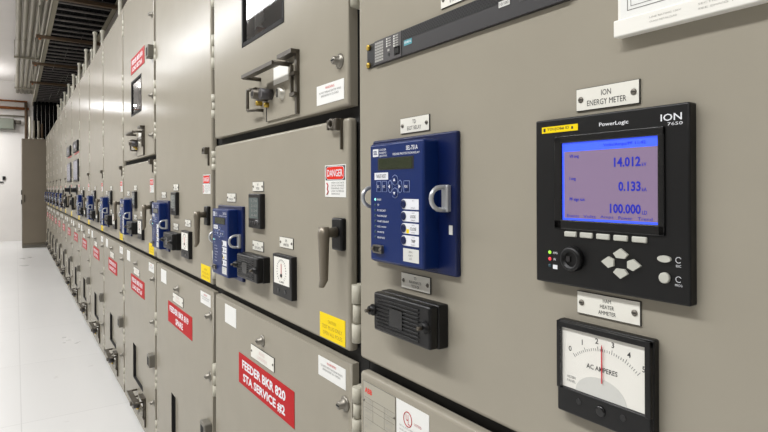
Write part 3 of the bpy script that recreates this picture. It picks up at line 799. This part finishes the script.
# ------------------------------------------------------------------ roof posts, cable tray, conduits
def post(h):
    b = B(); b.m('post_white').lathe((0, 0, 0), (0, 0, 1), [(0, .03), (.006, .03), (.006, .017), (h-.03, .017), (h-.03, .024), (h-.008, .024), (h, .014)], 12); return b
for ys, h, x, kind in (([5.17]+[6.98+W*i for i in range(8)], .66, .20, 'taller'), ([6.33+W*i for i in range(8)], .52, .20, 'shorter')):
    first = None
    for i, y in enumerate(ys):
        lab = '%s white post standing on the cabinet roof, %s from the camera' % (kind, ORD[i])
        if first is None: first = single('roof_post', post(h), Matrix.Translation((x, y, 2.405)), lab, 'post', kind+' white roof posts')
        else: clone(first, Matrix.Translation((x, y, 2.405)), lab)
# ladder cable tray
ZT = 3.285; TX0, TX1, TY0, TY1 = -.215, .400, 1.0, 15.7
t = T('cable_tray')
for x, nm in ((TX0, 'side_rail'), (TX1, 'side_rail')):
    r = t.part(nm); s_ = 1 if x < 0 else -1
    r.m('tray_metal').box(x, x+s_*.006, TY0, TY1, 0, .11); r.box(x, x+s_*.05, TY0, TY1, 0, .006); r.box(x, x+s_*.03, TY0, TY1, .104, .11)
n = int((TY1-TY0)/.24)
for i in range(n):
    r = t.part('rung'); y = TY0+.1+i*.24
    r.m('rung_metal').box(TX0+.004, TX1-.004, y-.02, y+.02, .006, .024, .004)
t.done(Matrix.Translation((0, 0, ZT)), 'long metal ladder cable tray hung above the cabinet row', 'cable tray')
b = B()
import random
rnd = random.Random(3)
for i in range(16):  # black cables added to fill the tray and make it dark
    x = TX0+.033+i*.0366; pts = []
    ph = rnd.random()*6
    for j in range(40):
        y = TY0+(TY1-TY0)*j/39; pts.append((x+.008*math.sin(y*1.3+ph), y, ZT+.048+.006*math.sin(y*2+ph)))
    b.m('cable').tube(pts, .0235, 8)
o = single('cable_bundle', b, Matrix.Identity(4), 'black power cables lying packed in the ladder tray', 'cables'); o['kind'] = 'stuff'
sy = (4.75, 6.60, 8.40, 10.25, 12.10)
first = None
for i, y in enumerate(sy):
    if i == 0:
        t = T('tray_hanger')
        a = t.part('strut'); a.m('strut_metal').box(-.33, .46, -.022, .022, -.042, 0, .003)
        for x in (-.285, .43):
            r = t.part('threaded_rod'); r.m('zinc').cyl((x, 0, -.05), (x, 0, ZC-ZT), .007, 8)
            r = t.part('hex_nut'); r.m('copper').lathe((x, 0, -.062), (0, 0, 1), [(0, .017), (.02, .017)], 6)
        first = t.done(Matrix.Translation((0, y, ZT)), 'brown strut hanger under the cable tray, first from the camera', 'hanger', 'tray hangers')
    else: clone(first, Matrix.Translation((0, y, ZT)), 'brown strut hanger under the cable tray, %s from the camera' % ORD[i])
first = None
for i, x in enumerate((-.508, -.430, -.352, -.274, -.200)):
    lab = 'grey overhead conduit, %s from the cable tray' % ORD[4-i]
    if first is None:
        b = B(); b.m('conduit').cyl((0, -3.9, 0), (0, 16.4, 0), .036, 16)
        for y in (1.5, 4.5, 7.5, 10.5, 13.5): b.cyl((0, y, 0), (0, y+.09, 0), .0368, 16)
        first = single('conduit', b, Matrix.Translation((x, 0, 3.70)), lab, 'conduit', 'overhead conduits')
    else: clone(first, Matrix.Translation((x, 0, 3.70)), lab)
first = None
for i, y in enumerate((3.4, 7.6, 11.8, 15.4)):
    b_ = 'conduit rack bar under the ceiling, %s from the camera' % ORD[i]
    if first is None:
        t = T('conduit_hanger'); a = t.part('strut'); a.m('conduit').box(-.57, -.14, -.02, .02, -.035, .0005)
        for x in (-.558, -.152):
            r = t.part('threaded_rod'); r.m('zinc').cyl((x, 0, -.01), (x, 0, ZC-3.664), .006, 8)
        first = t.done(Matrix.Translation((0, y, 3.664)), b_, 'hanger', 'conduit hangers')
    else: clone(first, Matrix.Translation((0, y, 3.664)), b_)

# ------------------------------------------------------------------ far end
t = T('end_cabinet')
a = t.part('cabinet_body'); a.m('cabinet_paint').box(-.44, .40, .03, .80, .0, 2.385)
a = t.part('cabinet_door'); a.m('cabinet_paint').box(-.432, .39, 0, .032, .10, 2.375, .006)
h = t.part('handle', a); h.m('dark_metal').box(-.405, -.385, -.03, 0, 1.0, 1.16, .004)
a = t.part('plinth'); a.m('paint_dark').box(-.43, .39, .01, .79, .0, .06)
for z in (1.16, .95):
    a = t.part('hinge'); a.m('dark_metal').cyl((-.448, .02, z), (-.448, .02, z+.1), .010, 8)
t.done(Matrix.Translation((0, 14.25, 0)), 'tall brown-grey cabinet standing at the far end of the row', 'cabinet')
def wy(x, y=0, z=0): return Matrix.Translation((x, YB+y, z))
def wall_pipe(z, x0, x1, r, m, label, name='wall_pipe', y=-.06):
    b = B(); b.m(m).cyl((x0, 0, 0), (x1, 0, 0), r, 12)
    for x in (x0+.3, x1-.25): b.m('zinc').box(x-.015, x+.015, -.01, -y-.001, -r-.01, r+.01)
    single(name, b, Matrix.Translation((0, YB+y, z)), label, 'pipe')
wall_pipe(3.46, -2.6, -.3, .022, 'copper', 'thin upper copper pipe high on the back wall')
wall_pipe(3.285, -2.6, -.27, .034, 'copper', 'thicker orange copper pipe running along the back wall')
wall_pipe(3.09, -2.6, -.33, .018, 'conduit', 'thin grey pipe below the copper pipes on the back wall')
t = T('junction_box')
a = t.part('box'); a.m('box_green').box(-.31, .155, -.20, .001, -.13, .13, .006)
a = t.part('cover'); a.m('box_green').box(-.30, .145, -.206, -.198, -.12, .12, .003)
a = t.part('connector'); a.m('paint_dark').cyl((.15, -.1, .05), (.30, -.1, .05), .05, 12)
t.done(wy(-.735, 0, 2.885), 'grey-green junction box on the back wall below the pipes', 'junction box')
b = B(); b.m('strut_metal').cyl((0, 0, 2.5), (0, 0, 3.44), .035, 12); b.m('zinc').box(-.05, .05, -.02, .071, 2.9, 2.94)
single('riser_pipe', b, wy(-.33, -.07), 'dark vertical riser pipe on the back wall behind the end cabinet', 'pipe')
b = B(); b.m('black').box(-.03, .03, -.03, 0, -.045, .045, .004); b.m('charcoal').box(-.012, .012, -.036, -.028, -.02, .02)
single('wall_switch', b, wy(-.79, 0, 1.555), 'small black switch on the pale back wall', 'switch')
b = B(); b.m('black').box(-.06, .06, -.025, 0, -.012, .012, .004); b.m('charcoal').box(-.05, .05, -.03, -.022, -.006, .006)
single('wall_bracket', b, wy(-.86, 0, 1.455), 'small black bracket below the switch on the back wall', 'bracket')
first = None
for i, (x, h, m) in enumerate(((-.285, .50, 'post_white'), (-.215, .42, 'conduit'), (-.125, .42, 'conduit'), (-.06, .36, 'strut_metal'))):
    b = B(); b.m(m).cyl((0, 0, 0), (0, 0, h), .022, 12); b.m('zinc').lathe((0, 0, 0), (0, 0, 1), [(0, .034), (.04, .034)], 12)
    single('conduit_drop', b, Matrix.Translation((x, 14.45, 2.38)), ('white', 'grey', 'grey', 'brown')[i]+' vertical conduit dropping into the end cabinet, %s from the aisle side' % ORD[i], 'conduit', 'conduits above the end cabinet')

first = None
for i, x in enumerate((-.176, -.096, -.016, .064, .144, .224, .304)):
    lab = 'black cable dropping from the tray into the end cabinet, %s from the aisle side' % ORD[i]
    if first is None:
        b = B(); b.m('cable').tube([(0, 0, 0), (.002, .0, .3), (-.002, .01, .6), (0, .05, .85), (0, .3, .95)], .039, 10)
        first = single('cable_drop', b, Matrix.Translation((x, 14.85, 2.38)), lab, 'cable', 'cables dropping from the tray')
    else: clone(first, Matrix.Translation((x, 14.85, 2.38)), lab)
# ------------------------------------------------------------------ light
def area(x, y, z, sx, sy_, power, col=(1, .97, .92), rot=(0, 0, 0)):
    l = bpy.data.lights.new('strip_and_fill_light', 'AREA'); l.shape = 'RECTANGLE'; l.size = sx; l.size_y = sy_; l.energy = power; l.color = col
    o = bpy.data.objects.new('strip_and_fill_light', l); C.objects.link(o); o.location = (x, y, z); o.rotation_euler = rot
    return o
LC = (.985, .99, 1)
for i in range(7):          # row of strip lights along the aisle, lit downwards
    y = .9+1.9*i; p = (72, 56, 40, 40, 38, 24, 9)[i]
    area(-1.87, y, 3.55, .34, 1.86, p, LC)
    if i > 3: area(-1.87, y, 3.57, .16, 1.86, 6, LC, (PI, 0, 0))  # upward lights added only to brighten the ceiling
area(-1.87, -1.2, 3.55, .34, 1.4, 24, LC)
area(-1.7, 14.9, 3.3, .3, 1.2, 70, LC); area(-1.7, 14.9, 3.35, .9, 1.2, 24, LC, (PI, 0, 0))  # unseen lamp pair added to brighten the far wall and ceiling
w = bpy.data.worlds.new('room_world'); bpy.context.scene.world = w; w.use_nodes = True
w.node_tree.nodes['Background'].inputs['Color'].default_value = (.02, .02, .02, 1)

# ------------------------------------------------------------------ camera
f, yaw, roll, sh, D, H = 548.28, .59145, -.00428, -28.54, .5511, 1.2845
F = Vector((math.sin(yaw), math.cos(yaw), 0)); R = Vector((math.cos(yaw), -math.sin(yaw), 0)); U = R.cross(F)
R2 = R*math.cos(roll)+U*math.sin(roll); U2 = -R*math.sin(roll)+U*math.cos(roll)
cam = bpy.data.cameras.new('camera'); co = bpy.data.objects.new('camera', cam); C.objects.link(co)
cam.sensor_width = 36; cam.lens = f*36/768; cam.shift_y = sh/768; cam.clip_start = .02; cam.clip_end = 100
M3 = Matrix((R2, U2, -F)).transposed()
co.matrix_world = Matrix.Translation((-D, 0, H)) @ M3.to_4x4()
sc = bpy.context.scene; sc.camera = co
sc.view_settings.view_transform = 'Standard'; sc.view_settings.look = 'None'; sc.view_settings.gamma = 1; sc.view_settings.use_curve_mapping = False
sc.view_settings.exposure = 0.16
